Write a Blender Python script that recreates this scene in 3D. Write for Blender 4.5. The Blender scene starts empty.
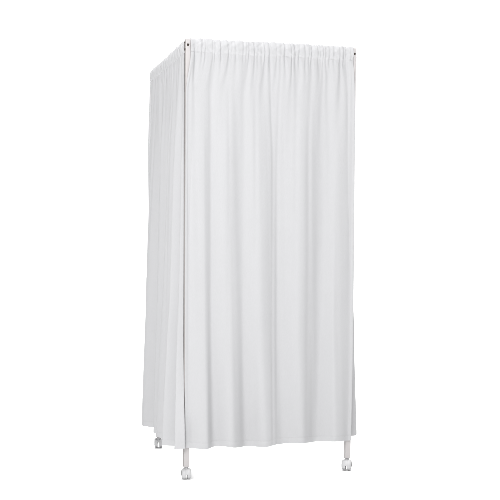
import bpy, bmesh, math, random
from mathutils import Vector
S = bpy.context.scene
C = S.collection
rnd = random.Random(7)

# ---------------------------------------------------------------- materials
def mat(name, col, rough=.5, metal=0., spec=.5):
    m = bpy.data.materials.new(name); m.use_nodes = True
    b = m.node_tree.nodes['Principled BSDF']
    b.inputs['Base Color'].default_value = (*col, 1); b.inputs['Roughness'].default_value = rough
    b.inputs['Metallic'].default_value = metal; b.inputs['Specular IOR Level'].default_value = spec
    return m

def fabric():
    m = bpy.data.materials.new('curtain_fabric'); m.use_nodes = True
    nt = m.node_tree; N = nt.nodes; L = nt.links; N.clear()
    out = N.new('ShaderNodeOutputMaterial')
    tc = N.new('ShaderNodeTexCoord')
    mp = N.new('ShaderNodeMapping'); mp.inputs['Scale'].default_value = (1, 1, .25)
    L.new(tc.outputs['Object'], mp.inputs['Vector'])
    n1 = N.new('ShaderNodeTexNoise'); n1.inputs['Scale'].default_value = 420; n1.inputs['Detail'].default_value = 3
    L.new(mp.outputs[0], n1.inputs['Vector'])
    n2 = N.new('ShaderNodeTexNoise'); n2.inputs['Scale'].default_value = 22; n2.inputs['Detail'].default_value = 4
    L.new(mp.outputs[0], n2.inputs['Vector'])
    add = N.new('ShaderNodeMath'); add.operation = 'MULTIPLY_ADD'; add.inputs[1].default_value = 3.0
    L.new(n2.outputs['Fac'], add.inputs[0]); L.new(n1.outputs['Fac'], add.inputs[2])
    bp = N.new('ShaderNodeBump'); bp.inputs['Strength'].default_value = .35; bp.inputs['Distance'].default_value = .0008
    L.new(add.outputs[0], bp.inputs['Height'])
    rp = N.new('ShaderNodeValToRGB')
    rp.color_ramp.elements[0].color = (FAB[0]*.97, FAB[1]*.97, FAB[2]*.97, 1); rp.color_ramp.elements[0].position = .3
    rp.color_ramp.elements[1].color = (*FAB, 1); rp.color_ramp.elements[1].position = .7
    L.new(n1.outputs['Fac'], rp.inputs[0])
    d = N.new('ShaderNodeBsdfPrincipled'); d.inputs['Roughness'].default_value = .85
    d.inputs['Specular IOR Level'].default_value = .15
    L.new(rp.outputs[0], d.inputs['Base Color']); L.new(bp.outputs[0], d.inputs['Normal'])
    t = N.new('ShaderNodeBsdfTranslucent'); L.new(rp.outputs[0], t.inputs['Color'])
    mx = N.new('ShaderNodeMixShader'); mx.inputs[0].default_value = .05
    L.new(d.outputs[0], mx.inputs[1]); L.new(t.outputs[0], mx.inputs[2]); L.new(mx.outputs[0], out.inputs[0])
    return m
FAB = (.408, .408, .416)
M_FAB = fabric()
M_POST = mat('white_powder_coat', (.40, .382, .381), .65, 0, .2)
M_CAST = mat('white_nylon', (.42, .42, .425), .55, 0, .25)
M_WHEEL = mat('grey_white_wheel', (.38, .38, .385), .6, 0, .25)
M_BOLT = mat('dark_steel', (.05, .04, .035), .35, .6)
M_ROD = mat('white_rod', (.7, .68, .68), .4)
M_SHADE = mat('grey_shade_strip', (.27, .255, .25), .7, 0, .2)  # grey that carries the shade of the post's left face

# faint orange-peel of the powder coat
nt = M_POST.node_tree; nn = nt.nodes.new('ShaderNodeTexNoise'); nn.inputs['Scale'].default_value = 260
bb = nt.nodes.new('ShaderNodeBump'); bb.inputs['Strength'].default_value = .15; bb.inputs['Distance'].default_value = .0004
nt.links.new(nn.outputs['Fac'], bb.inputs['Height']); nt.links.new(bb.outputs[0], nt.nodes['Principled BSDF'].inputs['Normal'])

# ---------------------------------------------------------------- layout
TH = math.radians(14.6); W = .737; H = 1.80
DF = Vector((math.cos(TH), math.sin(TH), 0)); DL = Vector((-math.sin(TH), math.cos(TH), 0))
# top and foot of each post
TOP = [Vector((-.2555, 4.32, 0)), Vector((.4420, 4.506, 0)), Vector((-.4600, 5.033, 0)), Vector((.262, 5.219, 0))]
FOOT = [Vector((-.2625, 4.32, 0)), Vector((.4150, 4.506, 0)), Vector((-.4385, 5.033, 0)), Vector((.250, 5.219, 0))]

def smooth(e0, e1, x):
    t = max(0, min(1, (x-e0)/(e1-e0))); return t*t*(3-2*t)

def link(name, me, m, parent, sm=True):
    me.materials.append(m)
    if sm:
        for p in me.polygons: p.use_smooth = True
    o = bpy.data.objects.new(name, me); C.objects.link(o); o.parent = parent
    return o
def from_bm(name, bm, m, parent, sm=False):
    bmesh.ops.recalc_face_normals(bm, faces=bm.faces)
    me = bpy.data.meshes.new(name); bm.to_mesh(me); bm.free()
    return link(name, me, m, parent, sm)
def cyl(bm, a, b, r, seg=20, r2=None):
    a = Vector(a); b = Vector(b); d = (b-a).normalized()
    u = d.orthogonal().normalized(); v = d.cross(u)
    r2 = r if r2 is None else r2
    A = [bm.verts.new(a+(u*math.cos(t)+v*math.sin(t))*r) for t in [2*math.pi*i/seg for i in range(seg)]]
    B = [bm.verts.new(b+(u*math.cos(t)+v*math.sin(t))*r2) for t in [2*math.pi*i/seg for i in range(seg)]]
    for i in range(seg): bm.faces.new((A[i], A[(i+1) % seg], B[(i+1) % seg], B[i]))
    bm.faces.new(A[::-1]); bm.faces.new(B)
def lathe(bm, c, axis, prof, seg=32):
    """prof: list of (offset along axis, radius)"""
    axis = Vector(axis).normalized(); u = axis.orthogonal().normalized(); v = axis.cross(u); c = Vector(c)
    R = []
    for (h, r) in prof:
        R.append([bm.verts.new(c+axis*h+(u*math.cos(t)+v*math.sin(t))*r) for t in [2*math.pi*i/seg for i in range(seg)]])
    for A, B in zip(R, R[1:]):
        for i in range(seg): bm.faces.new((A[i], A[(i+1) % seg], B[(i+1) % seg], B[i]))
    bm.faces.new(R[0][::-1]); bm.faces.new(R[-1])

# ---------------------------------------------------------------- the screen
root = bpy.data.objects.new('privacy_screen', None); C.objects.link(root)
BASE = Vector((0, 4.77, 0))
root.location = BASE
root['label'] = 'tall white folding privacy screen with gathered fabric curtains on a frame with caster wheels'
root['category'] = 'privacy screen'
def P(v): return Vector(v)-BASE      # world -> root space

def square_post(i, h=.0115, z0=.050, z1=1.802):
    bm = bmesh.new()
    rings = []
    def ring(z, k):
        f = z/1.8; c = FOOT[i].lerp(TOP[i], f); rr = []
        b = .0028
        for (a, d) in ((1, 1), (-1, 1), (-1, -1), (1, -1)):
            # bevelled corner: three verts
            for (p, q) in ((h, h-b), (h-b*.3, h-b*.3), (h-b, h)) if a*d > 0 else ((h-b, h), (h-b*.3, h-b*.3), (h, h-b)):
                rr.append(bm.verts.new(P(c + DF*(a*p*k) + DL*(d*q*k) + Vector((0, 0, z)))))
        rings.append(rr)
    ring(z0, .8); ring(z0+.002, 1)
    for t in range(1, 8): ring(z0+(z1-z0)*t/8, 1)
    ring(z1-.002, 1); ring(z1, .85)
    for A, B in zip(rings, rings[1:]):
        for j in range(12): bm.faces.new((A[j], A[(j+1) % 12], B[(j+1) % 12], B[j]))
    bm.faces.new(rings[0][::-1]); bm.faces.new(rings[-1])
    return from_bm('post', bm, M_POST, root)
def at_post(i, z): return FOOT[i].lerp(TOP[i], z/1.8) + Vector((0, 0, z))

def bolt(parent, c, d, r=.0042):
    bm = bmesh.new(); d = Vector(d)
    lathe(bm, P(c), d, [(0, r*1.35), (.0012, r*1.35), (.0013, r), (.0030, r*.92), (.0040, r*.6)], 18)
    return from_bm('bolt', bm, M_BOLT, parent)

posts = [square_post(i, z1=(1.809, 1.806, 1.799, 1.806)[i]) for i in range(4)]
# bolts on the faces turned to the front, two darker ones on the side of the near-left post
bolt(posts[0], at_post(0, 1.782)-DL*.0112-DF*.001, -DL, .0038)
bolt(posts[1], at_post(1, 1.782)-DL*.0112+DF*.0045, -DL, .0032)
bolt(posts[0], at_post(0, 1.793)-DF*.0124-DL*.003, -DF, .0045)
bolt(posts[0], at_post(0, 1.764)-DF*.0124-DL*.003, -DF, .0052)
bolt(posts[2], at_post(2, 1.768)+DL*.0112, DL)
bolt(posts[3], at_post(3, 1.768)+DL*.0112, DL)
bolt(posts[1], at_post(1, 1.768)+DF*.0112, DF)

def shade_strip(i):  # added dark strip, stands in for shade on the post's left face
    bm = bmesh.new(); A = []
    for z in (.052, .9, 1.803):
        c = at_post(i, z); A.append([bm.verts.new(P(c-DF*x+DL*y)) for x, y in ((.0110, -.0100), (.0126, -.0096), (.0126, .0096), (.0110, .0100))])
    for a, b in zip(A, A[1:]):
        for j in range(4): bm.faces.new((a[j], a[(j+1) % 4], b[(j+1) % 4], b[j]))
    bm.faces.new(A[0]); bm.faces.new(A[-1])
    return from_bm('shade_strip', bm, M_SHADE, posts[i])
shade_strip(0)

def rod(a, b):
    bm = bmesh.new(); cyl(bm, P(a), P(b), .008, 20)
    return from_bm('curtain_rod', bm, M_ROD, root, True)
rod(at_post(0, 1.781)+DF*.010, at_post(1, 1.781)-DF*.010)
rod(at_post(0, 1.781)+DL*.010, at_post(2, 1.781)-DL*.010)
rod(at_post(1, 1.781)+DL*.010, at_post(3, 1.781)-DL*.010)

def caster(i, yaw, off, arch=4):
    """twin-wheel caster: hooded body with two wheels, swivelled by yaw about the stem"""
    stem = FOOT[i]; ax = Vector((math.cos(yaw), math.sin(yaw), 0)); fw = Vector((-math.sin(yaw), math.cos(yaw), 0))
    c = stem + fw*off + Vector((0, 0, .0215)); R = .0205
    bm = bmesh.new()
    # stem socket and dome
    lathe(bm, P(stem+Vector((0, 0, .036))), (0, 0, 1), [(0, .0095), (.010, .0092), (.012, .0085), (.0135, .0065), (.019, .0065)], 24)
    # hood: arc shell over each wheel, joined in the middle
    def shell(prof, t0, t1, th, n=24):
        rows = []
        for k in range(n+1):
            t = math.radians(t0+(t1-t0)*k/n)
            d = fw*math.cos(t)+Vector((0, 0, 1))*math.sin(t)
            rows.append([bm.verts.new(P(c + ax*x + d*r)) for (x, r) in prof] +
                        [bm.verts.new(P(c + ax*x + d*min(th, r-.001))) for (x, r) in reversed(prof)])
        m = len(rows[0])
        for A, B in zip(rows, rows[1:]):
            for j in range(m): bm.faces.new((A[j], A[(j+1) % m], B[(j+1) % m], B[j]))
        bm.faces.new(rows[0][::-1]); bm.faces.new(rows[-1])
    for sg in (-1, 1):
        # rounded guard over each wheel
        shell([(sg*x, r) for (x, r) in ((.0034, .0222), (.0046, .0234), (.0095, .0238), (.0135, .0230), (.0168, .0215), (.0186, .0192), (.0195, .0165))], -24, 204, .0208)
    # bridge joining the two guards under the stem
    shell([(-.0056, .0228), (0, .0233), (.0056, .0228)], arch, 180-arch, .0110, 18)
    for sg in (-1, 1): cyl(bm, P(c+ax*sg*.0045), P(c+ax*sg*.0185), .0035, 14)
    body = from_bm('caster', bm, M_CAST, root, True)
    body.modifiers.new('e', 'EDGE_SPLIT').split_angle = math.radians(50)
    for s in (-1, 1):
        b = bmesh.new()
        lathe(b, P(c), ax*s, [(.0040, .0140), (.0044, .0180), (.0060, R), (.0135, R), (.0165, R-.0015), (.0182, R-.0045), (.0184, R-.008), (.0172, R-.0085), (.0172, .006), (.0188, .0052), (.0190, .001)], 36)
        w = from_bm('wheel', b, M_WHEEL, body, True)
        w.modifiers.new('e', 'EDGE_SPLIT').split_angle = math.radians(40)
    return body
caster(0, math.radians(10), -.006)
caster(1, math.radians(-12), -.008)
caster(2, math.radians(4), .005, 24)
caster(3, math.radians(40), -.006)

# ---------------------------------------------------------------- curtains
def interp(keys, x):
    """cosine interpolation with soft tangents over (x, y) keys"""
    if x <= keys[0][0]: return keys[0][1]
    if x >= keys[-1][0]: return keys[-1][1]
    for i in range(len(keys)-1):
        if keys[i+1][0] >= x:
            x0, y0 = keys[i]; x1, y1 = keys[i+1]; t = (x-x0)/(x1-x0)
            # monotone hermite
            def tan(j):
                if j == 0 or j == len(keys)-1: return 0
                a = (keys[j][1]-keys[j-1][1])/(keys[j][0]-keys[j-1][0]); b = (keys[j+1][1]-keys[j][1])/(keys[j+1][0]-keys[j][0])
                return 0 if a*b <= 0 else 2*a*b/(a+b)
            m0 = tan(i)*(x1-x0); m1 = tan(i+1)*(x1-x0)
            return (2*t**3-3*t*t+1)*y0+(t**3-2*t*t+t)*m0+(-2*t**3+3*t*t)*y1+(t**3-t*t)*m1

def hash1(i, s): 
    x = math.sin(i*127.1+s*311.7)*43758.5453; return x-math.floor(x)
def noise1(x, s):
    i = math.floor(x); f = x-i; f = f*f*(3-2*f); return (hash1(i, s)*(1-f)+hash1(i+1, s)*f)*2-1

def curtain(pt, levels, edge0, edge1, ngather, amp, seed, nu, zhem, hemw):
    """pt(s, n, z)->world.  levels: [(z, keys)] with keys (u, n) matched between levels, u in 0..1."""
    R = random.Random(seed)
    # gathers: pinch grooves, irregularly spaced
    G = []; u = .006
    while u < .995:
        G.append(dict(u=u, a=R.uniform(.45, 1.15)*amp, L=R.choice([.05, .08, .12, .18, .30, .5, .8])*R.uniform(.7, 1.3), dr=R.uniform(-.035, .035),
                      w=R.uniform(.0038, .0080), wob=R.uniform(-.007, .007), up=R.uniform(.1, 1.4), ww=R.uniform(-.2, .9), wm=R.uniform(.018, .042), fade=R.uniform(0, 1.6)))
        u += R.uniform(.45, 1.6)/ngather
    # long shallow secondary pleats that run from the pocket to the hem
    u = .03
    while u < .97:
        G.append(dict(u=u, a=R.uniform(.35, .8)*amp, L=R.uniform(1.2, 3.0), dr=R.uniform(-.03, .03), w=R.uniform(.006, .009), wob=R.uniform(-.007, .007), up=.5, ww=.2, wm=R.uniform(.011, .019), fade=.5))
        u += R.uniform(.05, .13)
    ZS = 1.753; ZT = 1.811
    # columns of the sheet: list of (zone, z, n0, q) from hem up the front, over the rod and down the back
    rows = []
    zl = [zhem+.0016*k for k in range(20)]
    z1 = zl[-1]
    zl += [z1+(ZS-z1)*(1-(1-k/150)**1.35) for k in range(1, 151)]
    for z in zl: rows.append(('f', z, None))
    for (z, n) in ((1.746, .0085), (1.750, .0112), (1.755, .0128), (1.760, .0135), (1.766, .0138), (1.772, .0134), (1.778, .0124), (1.784, .0108), (1.790, .0088), (1.795, .0068), (1.799, .0045), (1.8015, .0018), (1.8015, -.0015), (1.799, -.0040),
                   (1.794, -.007), (1.786, -.010), (1.776, -.0122), (1.764, -.0125), (1.754, -.0095), (1.747, -.004), (1.744, .0015)):
        rows.append(('p', z+.011, n))
    lz = [l[0] for l in levels]
    verts = []; faces = []
    # pre-tabulate big folds per row
    for (zone, z, n0) in rows:
        zz = min(z, ZS)
        # level blend
        j = 0
        while j < len(levels)-2 and zz > lz[j+1]: j += 1
        t = max(0, min(1, (zz-lz[j])/(lz[j+1]-lz[j])))
        ts = t
        keys = [(a[0]*(1-ts)+b[0]*ts, a[1]*(1-ts)+b[1]*ts) for a, b in zip(levels[j][1], levels[j+1][1])]
        s0 = interp(edge0, z); s1 = interp(edge1, z)
        dz = max(0., ZS-z)
        gs = []
        for g in G:
            if zone == 'f':
                a = g['a']*math.exp(-dz/g['L'])*(.55+.45*min(1, dz/.02)) ; w = g['w']*(1+dz/.055) ; c = g['u']+g['dr']*min(1, dz/.4)
                w = min(w, g['wm'])
            else:
                h = (z-ZS)/(ZT-ZS); a = g['a']*(.55+.5*math.sin(math.pi*min(1, max(0, h))*.8)*g['up'])*(1-.4*g['fade']*h); w = g['w']*(1+g['ww']*h); c = g['u']+g['wob']*h
            if a > 2e-5: gs.append((c, a, w))
        for i in range(nu+1):
            # cosine spacing is not needed: uniform
            u = i/nu
            big = interp(keys, u)
            gat = 0.
            for (c, a, w) in gs:
                d = (u-c)/w
                if -3.2 < d < 3.2: gat -= a*math.exp(-d*d)
            gat *= smooth(0, .03, u)*smooth(1, .97, u)
            s = s0+(s1-s0)*u
            if zone == 'f':
                n = big + gat + .0009*noise1(u*37+z*1.3, seed)*smooth(0, .3, dz) + .0012*noise1(u*11-z*2.1, seed+3)
                # soft diagonal drag lines falling from the gathers
                n += .0016*noise1(u*19+dz*3.2, seed+5)*math.exp(-dz/.5)*min(1, dz/.05)
                s_ = s; z_ = z
                pw = max(smooth(.030, .014, s), smooth(W-.030, W-.014, s)); n = max(n, n*(1-pw)+.0142*pw)
                hem = z-zhem
                n -= .0013*math.exp(-((hem-.022)/.0022)**2)*(.7+.3*noise1(u*160, seed+4))
                ed = min(u, 1-u)*W; n += .0026*math.exp(-(ed/.010)**4)*smooth(0, .06, dz) if (u > .5 or seed != 23) else 0
                # stitched hem pulls slightly and edge rides up and down
                z_ += (hemw*noise1(u*9, seed+9)+.0006*noise1(u*70, seed+8))*smooth(.5, 0, hem)
                verts.append(pt(s_, n, z_))
            else:
                side = 1 if n0 >= 0 else -1
                base = interp(keys, u)-.0075
                h = (z-ZS)/(ZT-ZS)
                n = n0 + base*.6 + side*(gat*.9 + .0016*noise1(u*52+h*5, seed+11) + .0013*noise1(u*75-h*8, seed+21))
                rz = (z-1.781)/.0092; lim = .0092*math.sqrt(max(0, 1-rz*rz)) + .0012*(1-max(0, h-.9)/.12)
                n = max(n, lim) if side > 0 else min(n, -lim if abs(rz) < 1 or h > .3 else n)
                z_ = z + (gat*.55+.0021*noise1(u*34, seed+12)+.0010*noise1(u*90, seed+13))*smooth(.5, 1, h) + .0012*noise1(u*28, seed+2)*smooth(.5, 0, h)
                verts.append(pt(s, n, z_))
    nr = len(rows)
    for r in range(nr-1):
        for i in range(nu):
            a = r*(nu+1)+i; faces.append((a, a+1, a+nu+2, a+nu+1))
    me = bpy.data.meshes.new('curtain'); me.from_pydata([P(v) for v in verts], [], faces)
    o = link('curtain', me, M_FAB, root)
    so = o.modifiers.new('s', 'SOLIDIFY'); so.thickness = .0009; so.offset = 0
    return o

Z = Vector((0, 0, 1))
def pt_front(s, n, z):
    f = min(1, max(0, z/1.8)); a = FOOT[0].lerp(TOP[0], f); b = FOOT[1].lerp(TOP[1], f)
    return a + (b-a)*(s/W) - DL*n + Z*z
def pt_left(s, n, z):
    f = min(1, max(0, z/1.8)); a = FOOT[0].lerp(TOP[0], f); b = FOOT[2].lerp(TOP[2], f)
    return a + (b-a)*(s/W) - DF*n + Z*z
def pt_right(s, n, z):
    f = min(1, max(0, z/1.8)); a = FOOT[1].lerp(TOP[1], f); b = FOOT[3].lerp(TOP[3], f)
    return a + (b-a)*(s/W) + DF*n + Z*z

# front: fold crests / valleys matched from hem to top  (u, n)
U = lambda x: (x-184.5)/(350.5-184.5)
fh = [(0, .020), (U(192), .034), (U(203), .056), (U(214), .024), (U(228), .062), (U(245), .018), (U(262), .060), (U(281), .024), (U(298), .050), (U(315), .010), (U(333), .050), (1, .016)]
U = lambda x: (x-186)/(354-186)
fm = [(0, .018), (U(193), .022), (U(204), .030), (U(213), .016), (U(229), .036), (U(243), .017), (U(259), .040), (U(279), .012), (U(296), .040), (U(321), .006), (U(333), .034), (1, .016)]
U = lambda x: (x-187)/(354-187)
fu = [(0, .0145), (U(194), .015), (U(204), .018), (U(211), .010), (U(226), .024), (U(240), .011), (U(257), .025), (U(277), .006), (U(298), .027), (U(322), .004), (U(336), .022), (1, .013)]
ft = [(u, .0078) for (u, n) in fu]; ft[0] = (0, .0130); ft[1] = (ft[1][0], .0100); ft[-1] = (1, .0138); ft[-2] = (.955, .0095)
curtain(pt_front, [(.13, fh), (.62, fm), (1.32, fu), (1.753, ft)],
        [(.13, -.010), (.6, -.0125), (1.58, -.0118), (1.69, .004), (1.742, .0100), (1.82, .0100)],
        [(.13, W+.010), (.5, W+.012), (1.55, W+.008), (1.68, W+.003), (1.742, W-.004), (1.81, W-.004)],
        33, .0058, 11, 620, .130, .0042)

u_ = lambda s: (s+.04)/(.745+.04)
lh = [(0, .014), (u_(-.028), .056), (u_(.030), .028), (u_(.082), .090), (u_(.17), .020), (u_(.28), .080), (u_(.345), .022), (u_(.41), .073), (u_(.50), .020), (u_(.62), .096), (u_(.69), .062), (1, .035)]
v_ = lambda s: (s-.006)/(.745-.006)
lm = [(0, .0128), (v_(.03), .030), (v_(.065), .018), (v_(.10), .056), (v_(.18), .010), (v_(.28), .052), (v_(.35), .010), (v_(.42), .050), (v_(.52), .012), (v_(.63), .068), (v_(.70), .046), (1, .025)]
lu = [(0, .012), (v_(.03), .018), (v_(.065), .010), (v_(.12), .032), (v_(.19), .006), (v_(.27), .030), (v_(.35), .006), (v_(.43), .030), (v_(.53), .006), (v_(.64), .034), (v_(.70), .030), (1, .026)]
lt = [(u, .0085) for (u, n) in lu]; lt[-1] = (1, .0140); lt[-2] = (.95, .0130)
curtain(pt_left, [(.13, lh), (.72, lm), (1.40, lu), (1.742, lt)],
        [(.13, -.040), (.38, -.012), (.60, .003), (1.5, .004), (1.70, .005), (1.76, .016), (1.80, .022), (1.82, .024)],
        [(.13, .752), (1.5, .752), (1.70, W+.012), (1.81, W+.0125)],
        24, .0075, 23, 520, .130, .0022)

w_ = lambda s: (s-.016)/(.745-.016)
rh = [(0, .016), (w_(.03), .020), (w_(.081), .040), (w_(.16), .016), (w_(.26), .052), (w_(.36), .020), (w_(.46), .058), (w_(.56), .024), (w_(.66), .06), (1, .025)]
rm = [(u, .010+(n-.010)*.42) for (u, n) in rh]; ru = [(u, .009+(n-.009)*.22) for (u, n) in rh]; rh[1] = (rh[1][0], .050); rh[2] = (rh[2][0], .070); rm[2] = (rm[2][0], .045); ru[2] = (ru[2][0], .022); rt = [(u, .0080) for (u, n) in rh]
curtain(pt_right, [(.14, rh), (.72, rm), (1.40, ru), (1.742, rt)],
        [(.14, .016), (1.81, .016)], [(.14, .745), (1.5, .745), (1.70, W-.002), (1.81, W-.004)],
        24, .0055, 31, 420, .142, .0022)

# ---------------------------------------------------------------- floor
bm = bmesh.new(); v = [bm.verts.new(p) for p in ((-150, -60, 0), (150, -60, 0), (150, 240, 0), (-150, 240, 0))]; bm.faces.new(v)
me = bpy.data.meshes.new('floor'); bm.to_mesh(me); bm.free()
M_FLOOR = mat('white_studio_floor', (.93, .93, .93), .9, 0, .1)
fl = link('floor', me, M_FLOOR, None, False); fl['kind'] = 'structure'

# ---------------------------------------------------------------- light
w = bpy.data.worlds.new('World'); S.world = w; w.use_nodes = True
nt = w.node_tree; bg = nt.nodes['Background']
# made-up white surround: bright beyond the screen, dimmed behind the camera for directional contrast
tc = nt.nodes.new('ShaderNodeTexCoord'); sx = nt.nodes.new('ShaderNodeSeparateXYZ'); nt.links.new(tc.outputs['Generated'], sx.inputs[0])
mr = nt.nodes.new('ShaderNodeMapRange'); mr.interpolation_type = 'SMOOTHSTEP'
mr.inputs['From Min'].default_value = .15; mr.inputs['From Max'].default_value = .8; mr.inputs['To Min'].default_value = .38; mr.inputs['To Max'].default_value = 1.08
nt.links.new(sx.outputs['Y'], mr.inputs['Value']); nt.links.new(mr.outputs[0], bg.inputs[1]); bg.inputs[0].default_value = (1, 1, 1, 1)
def area(name, loc, target, size, power):
    l = bpy.data.lights.new(name, 'AREA'); l.shape = 'SQUARE'; l.size = size; l.energy = power
    o = bpy.data.objects.new(name, l); C.objects.link(o); o.location = loc
    o.rotation_euler = (Vector(target)-Vector(loc)).to_track_quat('-Z', 'Y').to_euler(); return o
l = bpy.data.lights.new('overhead_light', 'SUN'); l.energy = 4.5; l.angle = math.radians(25)  # unseen lamp added overhead to overexpose the floor to white
o = bpy.data.objects.new('overhead_light', l); C.objects.link(o); o.location = (0, 4.8, 6)
area('front_softbox', (-1.0, .6, 3.0), (.1, 4.6, 1.1), 1.8, 172)

# ---------------------------------------------------------------- camera
cd = bpy.data.cameras.new('camera'); cam = bpy.data.objects.new('camera', cd); C.objects.link(cam)
cam.location = (0, 0, .9); cam.rotation_euler = (math.radians(90), 0, 0)
cd.sensor_width = 36; cd.lens = 1051/500*36; cd.shift_y = .02; cd.clip_end = 1000
S.camera = cam
S.render.engine = 'CYCLES'
S.view_settings.view_transform = 'Standard'; S.view_settings.look = 'None'; S.view_settings.exposure = 0; S.view_settings.gamma = 1
S.render.resolution_x = S.render.resolution_y = 1024
S.cycles.max_bounces = 12; S.cycles.diffuse_bounces = 8
